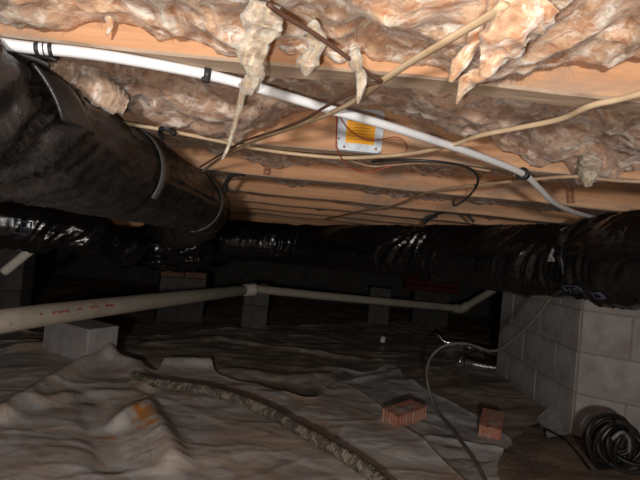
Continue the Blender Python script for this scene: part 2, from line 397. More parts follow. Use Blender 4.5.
# ------------------------------------------------------------------ insulation in the joist bays
def px_curve(pts, Y):
    P = [at(px, py, Y) for px, py in pts]; P.sort(key=lambda p: p.x)
    return np.array([p.x for p in P]), np.array([p.z for p in P])
def batt(k, label, m, near, far, bulge, amp, res=.0065, lumps=(), x0=-1.7, x1=1.9, seed=0, rag=.02, group='insulation batts between the joists'):
    y0, y1 = JY[k]+.040, JY[k+1]-.002
    nx = int((x1-x0)/res); ny = max(10, int((y1-y0)/res))
    x = np.linspace(x0, x1, nx); t = np.linspace(0, 1, ny); Xg, Tg = np.meshgrid(x, t, indexing='ij'); Yg = y0 + Tg*(y1-y0)
    fz = np.interp(Xg, far[0], far[1]) if isinstance(far, tuple) else far
    nz = np.interp(Xg, near[0], near[1]) if isinstance(near, tuple) else near
    Zg = nz + (fz-nz)*Tg - bulge*np.sin(math.pi*Tg)
    n1 = fbm(Xg*7+seed, Yg*9, seed, 2); n2 = -np.abs(noise3(Xg*17+seed, Yg*15+3, seed+.5))*2+.6 ; n2 = n2 - .5*np.abs(noise3(Xg*37+seed, Yg*31+3, seed+.5))
    n3 = fbm(Xg*34, Yg*38+seed, 1, 3)
    Zg = Zg - amp*n1*1.2 + amp*.42*(n2-.1) - amp*.5*n3 - .004*fbm(Xg*60+seed*3, Yg*60, seed, 3) - rag*np.clip(fbm(Xg*11, Yg*3+9, seed, 3)-.15, 0, 1)*Tg
    for (lx, ly, rx, ry, dz) in lumps:
        Zg = Zg - dz*np.exp(-((Xg-lx)/rx)**2 - ((Yg-ly)/ry)**2)
    # sideways displacement makes folds and overhangs
    Xg2 = Xg + .022*fbm(Xg*12, Yg*14, seed+4, 4); Yg2 = np.clip(Yg + .026*np.clip((1-Tg)*6, 0, 1)*fbm(Xg*12+40, Yg*14, seed+8, 4), y0, y1)
    Zg = np.minimum(Zg, ZJ+JD-.02)
    V = np.stack([Xg2, Yg2, Zg], -1).reshape(-1, 3).tolist()
    Fc = [(i*ny+j, i*ny+j+1, (i+1)*ny+j+1, (i+1)*ny+j) for i in range(nx-1) for j in range(ny-1)]
    b = len(V); V += [(x0, y0, ZJ+JD-.002), (x1, y0, ZJ+JD-.002), (x1, y1, ZJ+JD-.002), (x0, y1, ZJ+JD-.002)]
    Fc += [(b, b+1, b+2, b+3)]
    Fc += [tuple([b+1, b] + [i*ny for i in range(nx)]), tuple([b+3, b+2] + [i*ny+ny-1 for i in range(nx-1, -1, -1)]),
           tuple([b, b+3] + list(range(ny-1, -1, -1))), tuple([b+2, b+1] + [(nx-1)*ny+j for j in range(ny)])]
    root = thing('insulation_batt', label, 'insulation', ((x0+x1)/2, (y0+y1)/2, ZJ), group=group)
    o = mesh('batt_body', [(q[0]-(x0+x1)/2, q[1]-(y0+y1)/2, q[2]-ZJ) for q in V], Fc, m, root)
    # wisps of glass fibre standing off the surface
    nf = {3: 16000, 4: 16000, 5: 6000}.get(k, 600); K = 4
    rr = np.random.RandomState(seed+5)
    i_ = rr.randint(1, nx-1, nf); j_ = rr.randint(1, ny-1, nf)
    p = np.stack([Xg2[i_, j_]-(x0+x1)/2, Yg2[i_, j_]-(y0+y1)/2, Zg[i_, j_]-ZJ+.003], 1)
    cl = fbm(p[:, 0]*14+seed, p[:, 1]*14, 3, 3)*7 + rr.normal(0, .7, nf)          # fibres comb together in clumps
    ln = rr.uniform(.006, .022, nf)*(1+1.2*(rr.rand(nf) < .06))
    d = np.stack([np.cos(cl), np.sin(cl)*.7, rr.uniform(-.75, .15, nf)], 1); d /= np.linalg.norm(d, axis=1)[:, None]
    wv = np.stack([-d[:, 1], d[:, 0], .2*np.ones(nf)], 1)*rr.uniform(.00018, .0006, nf)[:, None]
    cu = np.stack([rr.uniform(-1, 1, nf), rr.uniform(-1, 1, nf), rr.uniform(-.3, .7, nf)], 1)*.5
    rows = []
    for s_ in range(K+1):
        q = s_/K; c = p + d*(ln*q)[:, None] + cu*(ln*q*q)[:, None]; ww = wv*(1-q*.8); rows += [c-ww, c+ww]
    V2 = np.stack(rows, 1).reshape(-1, 3).tolist(); F2 = []
    for b in range(0, nf*2*(K+1), 2*(K+1)):
        for s_ in range(K): F2.append((b+2*s_, b+2*s_+1, b+2*s_+3, b+2*s_+2))
    f = mesh('loose_fibre', V2, F2, m, root); f['kind'] = 'stuff'
    return root

far0 = px_curve([(-40, 36), (30, 34), (54, 29), (71, 28), (81, 24), (102, 18), (112, 18), (127, 20), (143, 28), (156, 38), (175, 46), (200, 50), (230, 54), (262, 56),
                 (300, 56), (350, 60), (400, 64), (440, 70), (456, 78), (470, 84), (490, 80), (510, 72), (530, 62), (547, 56), (565, 50), (592, 58), (620, 56), (680, 60)], .498)
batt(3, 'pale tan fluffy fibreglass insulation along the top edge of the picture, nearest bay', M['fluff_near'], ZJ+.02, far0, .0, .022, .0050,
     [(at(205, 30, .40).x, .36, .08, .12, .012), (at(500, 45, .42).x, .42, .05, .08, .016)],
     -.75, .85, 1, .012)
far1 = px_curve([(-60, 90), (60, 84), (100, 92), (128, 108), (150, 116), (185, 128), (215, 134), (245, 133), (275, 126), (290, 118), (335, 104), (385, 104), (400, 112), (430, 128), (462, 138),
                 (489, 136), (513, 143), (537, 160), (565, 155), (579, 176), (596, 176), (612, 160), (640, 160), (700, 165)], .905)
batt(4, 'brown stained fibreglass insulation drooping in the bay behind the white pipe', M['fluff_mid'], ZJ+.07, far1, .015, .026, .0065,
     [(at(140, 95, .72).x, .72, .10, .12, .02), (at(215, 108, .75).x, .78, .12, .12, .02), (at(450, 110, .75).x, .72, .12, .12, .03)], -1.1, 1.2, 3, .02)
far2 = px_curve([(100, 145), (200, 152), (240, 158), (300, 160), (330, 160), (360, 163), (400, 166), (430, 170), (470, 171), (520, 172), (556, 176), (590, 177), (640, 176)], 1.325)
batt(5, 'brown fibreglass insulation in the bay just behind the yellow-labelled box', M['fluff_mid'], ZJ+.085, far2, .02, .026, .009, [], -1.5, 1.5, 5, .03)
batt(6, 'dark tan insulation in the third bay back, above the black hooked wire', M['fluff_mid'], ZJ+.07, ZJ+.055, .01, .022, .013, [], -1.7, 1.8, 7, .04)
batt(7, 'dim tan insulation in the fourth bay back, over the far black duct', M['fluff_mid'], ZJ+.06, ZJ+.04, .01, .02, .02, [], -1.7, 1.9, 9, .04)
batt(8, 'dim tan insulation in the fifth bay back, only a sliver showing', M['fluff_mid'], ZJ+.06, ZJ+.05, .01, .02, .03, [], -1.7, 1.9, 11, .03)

def tuft(name, label, pts, radii, m, seed, cat='insulation', flat=1, wob=.45, group=None, n=60, wig=1.0):
    tb = Tube(pts, n); Ls = np.linspace(0, tb.len, len(radii)); w0 = max(radii)*.55
    for i in range(n+1):
        q = w0*wig*math.sin(math.pi*i/n)*.5; s_ = tb.L[i]
        tb.A[i] += tb.UA[i]*q*float(noise3(s_*48, seed, 2))*1.6 + tb.VA[i]*q*float(noise3(s_*48, seed, 9))*1.6
    def r(S, A_):
        base = np.interp(S, Ls, radii)
        return base*(1 + wob*fbm(S*45+seed, np.cos(A_)*1.6+seed, np.sin(A_)*1.6, 4) + .25*ridge(S*90, np.cos(A_)*3, np.sin(A_)*3, 2)-.1)
    o = tb.build(name, r, m, None, 26, True, flat); tag(o, label, cat, group); return rebase(o)
tuft('insulation_tuft', 'long grey-beige tuft hanging down over the white pipe into a thin string',
     [at(268, 4, 0.365), at(264, 26, 0.375), at(256, 52, 0.385), at(248, 78, 0.405), at(243, 92, 0.425)], [.014, .019, .011, .014, .007, .009, .003], M['fluff_grey'], 3, group=None)
tuft('insulation_string', 'thin frayed beige string hanging from the grey tuft behind the white pipe',
     [at(243, 90, .55), at(238, 118, .57), at(231, 142, .58), at(222, 160, .58)], [.0045, .003, .0028, .0015], M['fluff_grey'], 5, 'string')
tuft('insulation_tuft', 'small grey-beige tuft hanging right of the long one, ending on the first joist', [at(314, 22, 0.395), at(312, 40, 0.395), at(309, 58, 0.405), at(306, 76, 0.415)], [.004, .010, .006, .010, .002], M['fluff_grey'], 8)
tuft('insulation_tuft', 'slim pale grey tuft dangling just above the yellow-labelled box', [at(357, 50, 0.425), at(355, 66, 0.425), at(360, 82, 0.435), at(358, 104, 0.435)], [.003, .008, .004, .0065, .004, .001], M['fluff_grey'], 11)
tuft('insulation_tuft', 'small pale drip of insulation on the first joist at upper left', [at(112, 12, .487), at(109, 24, .487), at(107, 36, .487)], [.008, .004, .0012], M['fluff_near'], 13)
tuft('insulation_tuft', 'large pale flap of insulation hanging at upper right, longest of the tufts',
     [at(535, 2, 0.345), at(512, 34, 0.355), at(488, 62, 0.375), at(466, 88, 0.405), at(457, 104, 0.425)], [.030, .032, .024, .013, .011, .005, .0015], M['fluff_near'], 17, flat=.6, wob=.7, n=90, wig=.35)
tuft('insulation_tuft', 'second pale streak of insulation left of the large hanging flap', [at(492, 8, 0.385), at(478, 38, 0.395), at(462, 62, 0.405), at(450, 82, 0.415)], [.008, .011, .006, .008, .002], M['fluff_near'], 19)
tuft('insulation_tuft', 'whitish insulation lump hanging at far right above the duct end', [at(592, 128, .84), at(588, 150, .85), at(586, 170, .86), at(588, 186, .87)], [.026, .020, .020, .008], M['fluff_grey'], 23)
tuft('insulation_roll', 'thick tan roll of insulation stuffed beside the near black duct, under the white pipe',
     [at(48, 58, .62), at(70, 72, .64), at(95, 88, .66), at(115, 101, .68), at(125, 106, .69)], [.022, .026, .027, .026, .015], M['fluff_pink'], 29, wob=.22, n=90, wig=.3)

# ------------------------------------------------------------------ black wrapped ducts
def duct_radius(R, cinch, wr=.004, seed=0, coil=.0012, pitch=.035, long_=None):
    def r(S, A_):
        ca, sa = np.cos(A_), np.sin(A_)
        q = R + wr*fbm(S*9+seed, ca*1.7+seed, sa*1.7, 4)*2 + wr*.7*ridge(S*20+seed, ca*2.5, sa*2.5, 3)
        q = q + coil*np.sin(S*2*math.pi/pitch)
        q = q + wr*.8*ridge(S*2.0+3*ca, ca*6+seed, sa*6, 2)
        for (s0, depth, width, fold) in cinch:
            g = np.exp(-((S-s0)/width)**2); g2 = np.exp(-((S-s0)/(width*2.6))**2)
            q = q - depth*g
            A2 = np.mod(A_ - 1.5*math.pi, 2*math.pi)
            wv_ = A2*2.0 + (S-s0)*30 + .8*noise3(S*9, A2*1.2, seed)
            f1 = 1-2*np.abs(noise3(wv_*1.0, A2*.9+seed, .5)); f2 = 1-2*np.abs(noise3(wv_*2.3+5, A2*1.5+seed, 1.5))
            q = q + fold*g2*(.7*(f1-.5)+.45*(f2-.5))
        return q
    return r
# near duct, upper left
dA = thing('insulated_duct', 'large black plastic-wrapped duct running away from the left edge, nearest the camera', 'duct', (-.41, .8, .78))
tA = Tube([(-.43, .10, .868), (-.42, .5, .865), (-.412, 1.0, .863), (-.412, 1.36, .860), (-.44, 1.58, .845), (-.53, 1.80, .81), (-.68, 2.10, .78), (-.86, 2.5, .77)], 420)
rA = duct_radius(.090, [(.40, .007, .045, .020), (.20, .004, .07, .014), (.76, .003, .02, .003), (1.28, .003, .02, .004), (1.52, .008, .06, .016), (1.95, .02, .08, .02)], .0034, 2, .0003)
body = tA.build('duct_wrap', rA, M['black_dusty'], dA, 110)
tA.patch('tape_patch', .39, .46, math.pi*.28, math.pi*.47, M['tape'], dA, .003, skew=.05, fr=.096)
# far duct across the picture
dB = thing('insulated_duct', 'long black plastic-wrapped duct crossing the middle from the centre to the right wall', 'duct', (.4, 2.1, .64))
tB = Tube([(-1.05, 2.78, .75), (-.6, 2.86, .755), (-.12, 2.80, .765), (.2, 2.52, .778), (.51, 2.16, .787), (.70, 1.90, .790), (.84, 1.60, .792), (.865, 1.34, .800), (.885, 1.16, .812), (.96, .95, .815), (1.12, .75, .81)], 620)
def s_at(tb, px, py):
    """arc length on a tube that shows nearest a pixel of the photograph"""
    d = ray(px, py).normalized(); best = None
    for i, p in enumerate(tb.P):
        e = (p-CAM); q = (e - d*e.dot(d)).length/e.length
        if best is None or q < best[0]: best = (q, tb.L[i])
    return best[1]
sB1, sB2, sB3 = s_at(tB, 292, 246), s_at(tB, 418, 253), s_at(tB, 586, 258)
rB = duct_radius(.134, [(sB1, .010, .05, .014), (sB2, .020, .07, .026), (sB3-.05, .026, .11, .024)], .003, 6, .0003, .038)
tB.build('duct_wrap', rB, M['black'], dB, 130)
# hanging straps round the ducts
def strap(tb, s0, w_, a0, a1, parent, m=None, name='strap', skew=0, th=.002, off=.004, na=40, fr=None):
    return tb.patch(name, s0-w_/2, s0+w_/2, a0, a1, m or M['strap'], parent, off, 2, na, th, skew, fr)
sA1, sA2 = .76, 1.28
hs = thing('duct_strap', 'black strap looped over the near duct and hooked above it, front one of two', 'strap', (-.4, .95, .9), group=None)
strap(tA, sA1+.02, .040, math.pi*-.02, math.pi*.66, hs, skew=-.012, off=.001, fr=.0945)
hk = Tube([at(162, 137, .87), at(160, 131, .85), at(163, 128.5, .83), at(170, 130, .83), at(175, 134, .83)], 24); hk.build('hook', .0052, M['clip'], hs, 8)
hs2 = thing('duct_strap', 'black strap at the far end of the near duct with a curled hook tail', 'strap', (-.4, 1.35, .9))
strap(tA, sA2, .045, math.pi*.15, math.pi*.95, hs2, skew=-.012, off=.001, fr=.0945)
hk = Tube([at(224, 192, 1.40), at(226, 184, 1.38), at(231, 176, 1.36), at(237, 173, 1.35), at(244, 174, 1.34)], 30); hk.build('hook', .0075, M['clip'], hs2, 8)
hs3 = thing('duct_strap', 'crumpled black strap end on top of the near duct at the left edge', 'strap', (-.36, .5, .95))
for a in ([at(14, 50, .50), at(32, 55, .50), at(48, 57, .505), at(57, 61, .51)], [at(18, 54, .49), at(36, 60, .495), at(50, 66, .50)]):
    hk = Tube(a, 24); hk.build('strap_tail', lambda S, A_: .0045+.0012*fbm(S*80, np.cos(A_)*2, np.sin(A_)*2, 2), M['clip'], hs3, 10, True, .6)
hs4 = thing('duct_strap', 'black straps rising from the far duct to the joists, right of centre', 'strap', (.6, 2.05, .95))
for a in ([at(424, 224, 1.93), at(434, 216, 1.90), at(446, 211, 1.86), at(462, 212, 1.82), at(474, 222, 1.80)], [at(424, 221, 1.85), at(429, 216, 1.84), at(437, 217, 1.84)]):
    hk = Tube(a, 24); hk.build('strap_tail', .006, M['clip'], hs4, 8)
hs5 = thing('duct_strap', 'worn grey-black strap cinching the far duct where the white pipe meets it', 'strap', (.86, 1.3, .9))
strap(tB, sB3, .022, -math.pi*.45, math.pi*.62, hs5, skew=.02, m=M['tape'])
tB.patch('tape_patch', sB3-.06, sB3-.01, math.pi*.02, math.pi*.16, M['grey_tape'], dB, .01)
tB.patch('tape_patch', sB3+.0, sB3+.03, math.pi*.42, math.pi*.52, M['grey_tape'], dB, .01)

# stamps printed on the plastic wrap
def outline(tb, parent, s0, s1, a0, a1, t, off=.002, m=None):
    R = .13; ta = t/R
    for (x0, x1, y0, y1) in ((s0, s1, a0, a0+ta), (s0, s1, a1-ta, a1), (s0, s0+t, a0, a1), (s1-t, s1, a0, a1)):
        tb.patch('printed_stamp', x0, x1, y0, y1, m or M['ink'], parent, off, 3, 3, .0006)
aD = math.pi*.70
outline(tB, dB, sB3+.035, sB3+.125, aD, aD+.30, .005, .0035)
outline(tB, dB, sB3+.060, sB3+.100, aD+.09, aD+.21, .004, .0035)
outline(tB, dB, sB3+.16, sB3+.195, aD+.10, aD+.28, .006, .0035)
# left duct and the wrapped junction
dC = thing('insulated_duct', 'dark black-wrapped duct at left, below and behind the near duct', 'duct', (-1.2, 2.2, .6))
tC = Tube([(-1.75, 1.75, .735), (-1.45, 1.95, .735), (-1.16, 2.20, .715), (-1.06, 2.45, .66)], 160)
rC = duct_radius(.122, [(.62, .03, .06, .02), (.86, .05, .10, .02)], .003, 12, .0003)
tC.build('duct_wrap', rC, M['black'], dC, 80)
outline(tC, dC, .42, .485, math.pi*.46, math.pi*.62, .007)
tC.patch('printed_stamp', .445, .452, math.pi*.48, math.pi*.60, M['ink'], dC, .002, 2, 6, .0006)
tC.patch('printed_stamp', .452, .475, math.pi*.53, math.pi*.55, M['ink'], dC, .002, 2, 2, .0006)
outline(tC, dC, .27, .315, math.pi*.38, math.pi*.50, .006)
jb = thing('duct_junction', 'wrinkled black plastic bag wrapped round the duct junction, left of centre', 'duct', (-.93, 2.7, .55))
tJ = Tube([(-1.24, 2.62, .655), (-1.08, 2.60, .66), (-.85, 2.60, .69), (-.60, 2.66, .71)], 140)
def rJ(S, A_):
    e = np.clip(S/.10, 0.05, 1)**.5*np.clip((tJ.len-S)/.12, .05, 1)**.5
    return e*(.085 + .05*np.clip(S/.35, 0, 1) + .03*ridge(S*6+2, np.cos(A_)*2.2, np.sin(A_)*2.2, 4) + .02*fbm(S*14, np.cos(A_)*4, np.sin(A_)*4, 3))
tJ.build('plastic_wrap', rJ, M['black'], jb, 90)
outline(tJ, jb, .17, .22, math.pi*.52, math.pi*.64, .007, .004)

# ------------------------------------------------------------------ white water pipe
pp = thing('water_pipe', 'glossy white plastic water pipe sweeping from upper left down to the right-hand duct', 'pipe', (0, .6, .95))
tp = Tube([at(-60, 33, .475), at(20, 46.5, .485), at(75, 52, .50), at(130, 60, .51), at(208, 75, .535), at(270, 91.5, .57), at(330, 109.5, .615), at(385, 125, .66), at(440, 142.5, .73),
           at(490, 160, .82), at(523, 174, .90), at(538, 187, .97), at(552, 201, 1.06), at(570, 210.5, 1.19), at(588, 216, 1.34), at(606, 220, 1.45)], 260)
tp.build('pipe', .0066, M['pex'], pp, 20)
for k, px in enumerate((40, 46, 53)):
    s0 = s_at(tp, px, 48); w_ = (.0042, .0012, .0042)[k]
    tt = tp.patch('black_band', s0-w_/2, s0+w_/2, 0, 2*math.pi, M['clip'], pp, .0004, 2, 24, .0003)
cl = thing('pipe_clip', 'small black plastic clip holding the white pipe under the first joist', 'clip', at(208, 74, .535))
s0 = s_at(tp, 208, 74); cl_l = Vector(cl.location)
def ring(tb, s0, w_, th, m, par, a0=0, a1=2*math.pi):
    o = tb.patch('ring', s0-w_/2, s0+w_/2, a0, a1, m, par, .0006, 2, 24, th); o.data.transform(Matrix.Translation(-Vector(par.location))); return o
ring(tp, s0, .008, .0018, M['clip'], cl)
box('nail_tab', (0, .004, .012), (.008, .004, .016), M['clip'], cl, .001)
box('nail_tab', (-.001, -.004, -.009), (.010, .007, .007), M['clip'], cl, .0015)
cl = thing('pipe_clip', 'round black clamp holding the white pipe at the second joist', 'clip', at(524, 175, .90))
s0 = s_at(tp, 524, 174.5)
ring(tp, s0, .014, .003, M['clip'], cl); ring(tp, s0-.008, .004, .006, M['clip'], cl)
box('nail_tab', (-.016, 0, .004), (.02, .006, .006), M['clip'], cl, .001)

# ------------------------------------------------------------------ cables and wires under the joists
def wire(name, label, pts, r, m, n=90, flat=1.0, seg=8, cat='cable', group=None):
    tb = Tube(pts, n); o = tb.build(name, r, m, None, seg, True, flat); tag(o, label, cat, group); return rebase(o)
wire('electrical_cable', 'broad flat cream cable running from the top right down behind the white pipe',
     [at_z(505, 4, .945), at_z(492, 14, .945), at_z(450, 39, .945), at_z(400, 69, .945), at_z(345, 106, .945), at_z(300, 125, .945), at_z(250, 143, .945), at_z(215, 162, .945), at_z(196, 178, .945)],
     .0047, M['romex'], 140, .55)
wire('electrical_cable', 'thin cream cable sagging from the near duct, under the yellow-labelled box, to the right edge',
     [at_z(110, 121, .953), at_z(130, 124, .953), at_z(165, 130, .953), at_z(200, 137, .953), at_z(265, 150, .953), at_z(335, 157.5, .953), at_z(385, 156, .953), at_z(420, 152, .953), at_z(455, 144, .953), at_z(480, 135.5, .953), at_z(520, 127.5, .953),
      at_z(560, 119, .953), at_z(590, 106, .953), at_z(620, 99, .953), at_z(660, 88, .953)], .0040, M['romex'], 160)
wire('electrical_cable', 'dusty tan cable behind the hooked black wire, reaching the right edge',
     [at_z(325, 219, .951), at_z(365, 210, .951), at_z(392, 206, .951), at_z(420, 195, .951), at_z(434, 191, .951), at_z(469, 186, .951), at_z(520, 180.5, .951), at_z(572, 176.5, .951), at_z(600, 179, .951), at_z(625, 181, .951), at_z(670, 182, .951)],
     .0040, M['romex_dark'], 140)
wire('electrical_cable', 'thin dark brown cable from the top centre down to the first joist and back left',
     [at_z(268, 4, .938), at_z(281, 14, .938), at_z(313, 33, .938), at_z(351, 60, .938), at_z(372, 76, .938), at_z(382, 82, .938), at_z(372, 84, .938), at_z(350, 94, .938), at_z(325, 107, .938), at_z(300, 122, .938), at_z(275, 131, .938), at_z(240, 143, .938), at_z(215, 158, .938), at_z(200, 167, .938)],
     .0021, M['wire_brown'], 160)
wire('hooked_wire', 'black wire with a hooked free end hanging between the second and third joists',
     [at_z(372, 162, .950), at_z(392, 160, .950), at_z(420, 160.5, .950), at_z(448, 163, .950), at_z(469, 168, .950), at_z(478, 178, .948), at(474, 190, 1.09), at(463, 201, 1.08), at(454, 205.5, 1.07), at(454, 199, 1.06)],
     .0028, M['wire_black'], 120, cat='wire')
wire('electrical_cable', 'grey-brown cable lying along the second joist beside the hooked wire',
     [at_z(340, 157, .954), at_z(370, 166, .954), at_z(392, 165, .954), at_z(420, 163, .954), at_z(452, 165, .954), at_z(490, 171, .954)], .0026, M['romex_dark'], 60)
wire('thin_wire', 'red wire dropping along the left side of the yellow-labelled box',
     [at(336.5, 108, .885), at(336.5, 125, .885), at(337, 148, .885), at(344, 161, .93), at(355, 170, .97), at(368, 172, .98), at(380, 169, .97), at(392, 166, .965)], .0014, M['wire_red'], 80, cat='wire')
wire('thin_wire', 'dark red wire curving across the yellow label and looping to its right',
     [at(337, 112, .875), at(348, 128, .87), at(362, 138, .87), at(378, 140, .87), at(395, 137, .87), at(404, 141, .875), at(407, 148, .88), at(404, 154, .885)], .0011, M['wire_red'], 80, cat='wire')

# metal box with the yellow label on the second joist
c0 = at(360, 131, .905)
jbx = thing('junction_box', 'square galvanised metal box cover with a yellow label on the second joist', 'electrical box', (c0.x, c0.y, c0.z))
def rrect(w_, h_, r, n=5):
    P = []
    for (cx, cz, a) in ((w_/2-r, h_/2-r, 0), (-w_/2+r, h_/2-r, 90), (-w_/2+r, -h_/2+r, 180), (w_/2-r, -h_/2+r, 270)):
        for i in range(n+1):
            t = math.radians(a + 90*i/n); P.append((cx+r*math.cos(t), cz+r*math.sin(t)))
    return P
def plate(name, w_, h_, r, y0, y1, m, par, bev=0, c=(0, 0)):
    P = rrect(w_, h_, r); n = len(P); V = [(x+c[0], y1, z+c[1]) for x, z in P] + [(x*(1-bev)+c[0], y0, z*(1-bev)+c[1]) for x, z in P]
    Fc = [tuple(range(n)), tuple(range(2*n-1, n-1, -1))] + [(i, n+i, n+(i+1) % n, (i+1) % n) for i in range(n)]
    return mesh(name, V, Fc, m, par, False)
plate('cover', .098, .092, .010, -.008, 0, M['steel'], jbx, .03)
yl = plate('yellow_label', .060, .062, .002, -.0086, -.008, M['yellow'], jbx, 0, (.001, .002))
bm = bmesh.new(); rng = random.Random(4)
for i in range(9):
    z = .029 - i*.0062; x = -.026
    while x < .026:
        ln = rng.uniform(.003, .009)
        if x+ln > .028: break
        box_bm(bm, (.001+x+ln/2, -.0088, z), (ln, .0004, .0021 if i else .0034)); x += ln+.0018
pr = bm_obj('label_print', bm, M['label_ink'], yl); pr['kind'] = 'stuff'
for (x, z) in ((-.043, -.022), (.043, .022), (-.030, -.038), (.036, -.036)):
    bm = bmesh.new(); bmesh.ops.create_cone(bm, cap_ends=True, segments=10, radius1=.0028, radius2=.0022, depth=.003, matrix=Matrix.Translation((x, -.0092, z)) @ Matrix.Rotation(math.pi/2, 4, 'X'))
    bm_obj('screw', bm, M['rust'], jbx)

# perforated hanger straps
def perf(label, px, py, Y, n, tilt, w_=.020, pitch=.018):
    p = at(px, py, Y); V = []; Fc = []
    for k in range(n):
        z0 = -k*pitch
        ring_o = [(w_/2*max(-1, min(1, 1.4*math.cos(math.radians(45*i)))), pitch/2*max(-1, min(1, 1.4*math.sin(math.radians(45*i))))) for i in range(8)]
        ring_i = [(w_*.24*math.cos(math.radians(45*i)), w_*.24*math.sin(math.radians(45*i))) for i in range(8)]
        for y in (-.0012, 0):
            b = len(V); V += [(x, y, z0+z) for x, z in ring_o] + [(x, y, z0+z) for x, z in ring_i]
            for i in range(8):
                q = (b+i, b+(i+1) % 8, b+8+(i+1) % 8, b+8+i); Fc.append(q if y < 0 else q[::-1])
        b -= 16
        for i in range(8):
            j = (i+1) % 8; Fc.append((b+i, b+16+i, b+16+j, b+j)); Fc.append((b+8+i, b+8+j, b+24+j, b+24+i))
    o = mesh('hanger_strap', V, Fc, M['rust'], None, False); o.location = p; o.rotation_euler = (math.radians(-10), math.radians(tilt), 0)
    tag(o, label, 'strap'); return o
perf('rusty perforated metal strap on the third joist, left of the yellow-labelled box', 269, 161, 1.322, 3, 4, .020, .018)
perf('rusty perforated metal strap near the right edge above the black duct', 570, 181, 1.322, 4, -2, .022, .020)

# ------------------------------------------------------------------ drain pipes
dp = thing('drain_pipe', 'dusty beige drain pipe crossing the left half with faint red print', 'pipe', (-.9, 2.5, .3))
tD = Tube([at(-60, 333, 1.35), at(20, 318.5, 1.57), at(130, 304, 2.2), at(245, 290, 3.72)], 120)
tD.build('pipe', .0425, M['pvc'], dp, 28)
rng = random.Random(9)
sp0, sp1 = s_at(tD, 32, 317), s_at(tD, 112, 306)
aP = math.pi*.36
x = sp0
while x < sp1:
    ln = rng.uniform(.004, .010)
    a = aP + rng.uniform(-.05, .05)
    tD.patch('red_print', x, x+ln, a, a+rng.uniform(.16, .30), M['print'], dp, .0010, 1, 3, .0006)
    x += ln + rng.uniform(.002, .006) + (.04 if rng.random() < .07 else 0)
tE = Tube([at(243, 290.2, 3.70), at(256, 289.5, 3.74)], 6); tE.build('coupling', .052, M['pvc_clean'], dp, 24)
dp2 = thing('drain_pipe', 'thinner dim drain pipe continuing right from the coupling, with an elbow at its end', 'pipe', (.6, 4.2, .3))
tF = Tube([at(255, 289, 3.76), at(340, 297.5, 4.05), at(455, 308, 4.45)], 60); tF.build('pipe', .036, M['pvc'], dp2, 20)
tG = Tube([at(454, 308, 4.45), at(461, 309, 4.46), at(468, 305.5, 4.45)], 16); tG.build('elbow', .046, M['pvc'], dp2, 20)
tH = Tube([at(467, 306, 4.45), at(495, 289, 4.30)], 10); tH.build('pipe', .036, M['pvc'], dp2, 20)
p4 = Tube([at(4, 272, 2.3), at(20, 259, 2.3), at(43, 239.5, 2.3)], 20); o = p4.build('pipe_stub', .024, M['pvc_clean'], None, 16)
tag(o, 'short grey-white pipe stub slanting up at the left edge under the ducts', 'pipe'); rebase(o)

# ------------------------------------------------------------------ loose blocks and piers
def loose_block(loc, rot, m, name='concrete_block', d=(.39, .19, .19)):
    """two-core concrete block, origin at its base"""
    L, W, H = d; bm = bmesh.new()
    t = .032; cw = (L - 3*t)/2
    out = [(-L/2, -W/2), (L/2, -W/2), (L/2, W/2), (-L/2, W/2)]
    V = []; Fc = []
    def ringv(P, z): b = len(V); V.extend([(x, y, z) for x, y in P]); return b
    xs = [-L/2, -L/2+t, -L/2+t+cw, L/2-t-cw, L/2-t, L/2]; ys = [-W/2, -W/2+t, W/2-t, W/2]
    idx = {}
    for zi, z in enumerate((0, H)):
        for i, x in enumerate(xs):
            for j, y in enumerate(ys): idx[i, j, zi] = len(V); V.append((x, y, z))
    hole = lambda i, j: j == 1 and i in (1, 3)
    for i in range(5):
        for j in range(3):
            if hole(i, j):
                q = [(i, j), (i+1, j), (i+1, j+1), (i, j+1)]
                for a in range(4):
                    b = (a+1) % 4; Fc.append((idx[(*q[a], 0)], idx[(*q[a], 1)], idx[(*q[b], 1)], idx[(*q[b], 0)]))
            else:
                Fc.append((idx[i, j, 1], idx[i+1, j, 1], idx[i+1, j+1, 1], idx[i, j+1, 1])); Fc.append((idx[i, j, 0], idx[i, j+1, 0], idx[i+1, j+1, 0], idx[i+1, j, 0]))
    for i in range(5):
        Fc.append((idx[i, 0, 0], idx[i+1, 0, 0], idx[i+1, 0, 1], idx[i, 0, 1])); Fc.append((idx[i+1, 3, 0], idx[i, 3, 0], idx[i, 3, 1], idx[i+1, 3, 1]))
    for j in range(3):
        Fc.append((idx[0, j+1, 0], idx[0, j, 0], idx[0, j, 1], idx[0, j+1, 1])); Fc.append((idx[5, j, 0], idx[5, j+1, 0], idx[5, j+1, 1], idx[5, j, 1]))
    o = mesh(name, V, Fc, m, None, False); o.location = loc; o.rotation_euler = rot
    return o
g = gpt(98, 366)
bx, by = g.x-.19, g.y+.15
o = box('concrete_block', (0, 0, .095), (.39, .19, .19), M['block'], None, .006, None, 2); o.location = (bx, by, float(ground_z(bx, by))+.012); o.rotation_euler = (0, 0, math.radians(-27))
tag(o, 'grey concrete block lying under the near end of the beige drain pipe', 'block')
def gz(x, y): return float(ground_z(x, y))
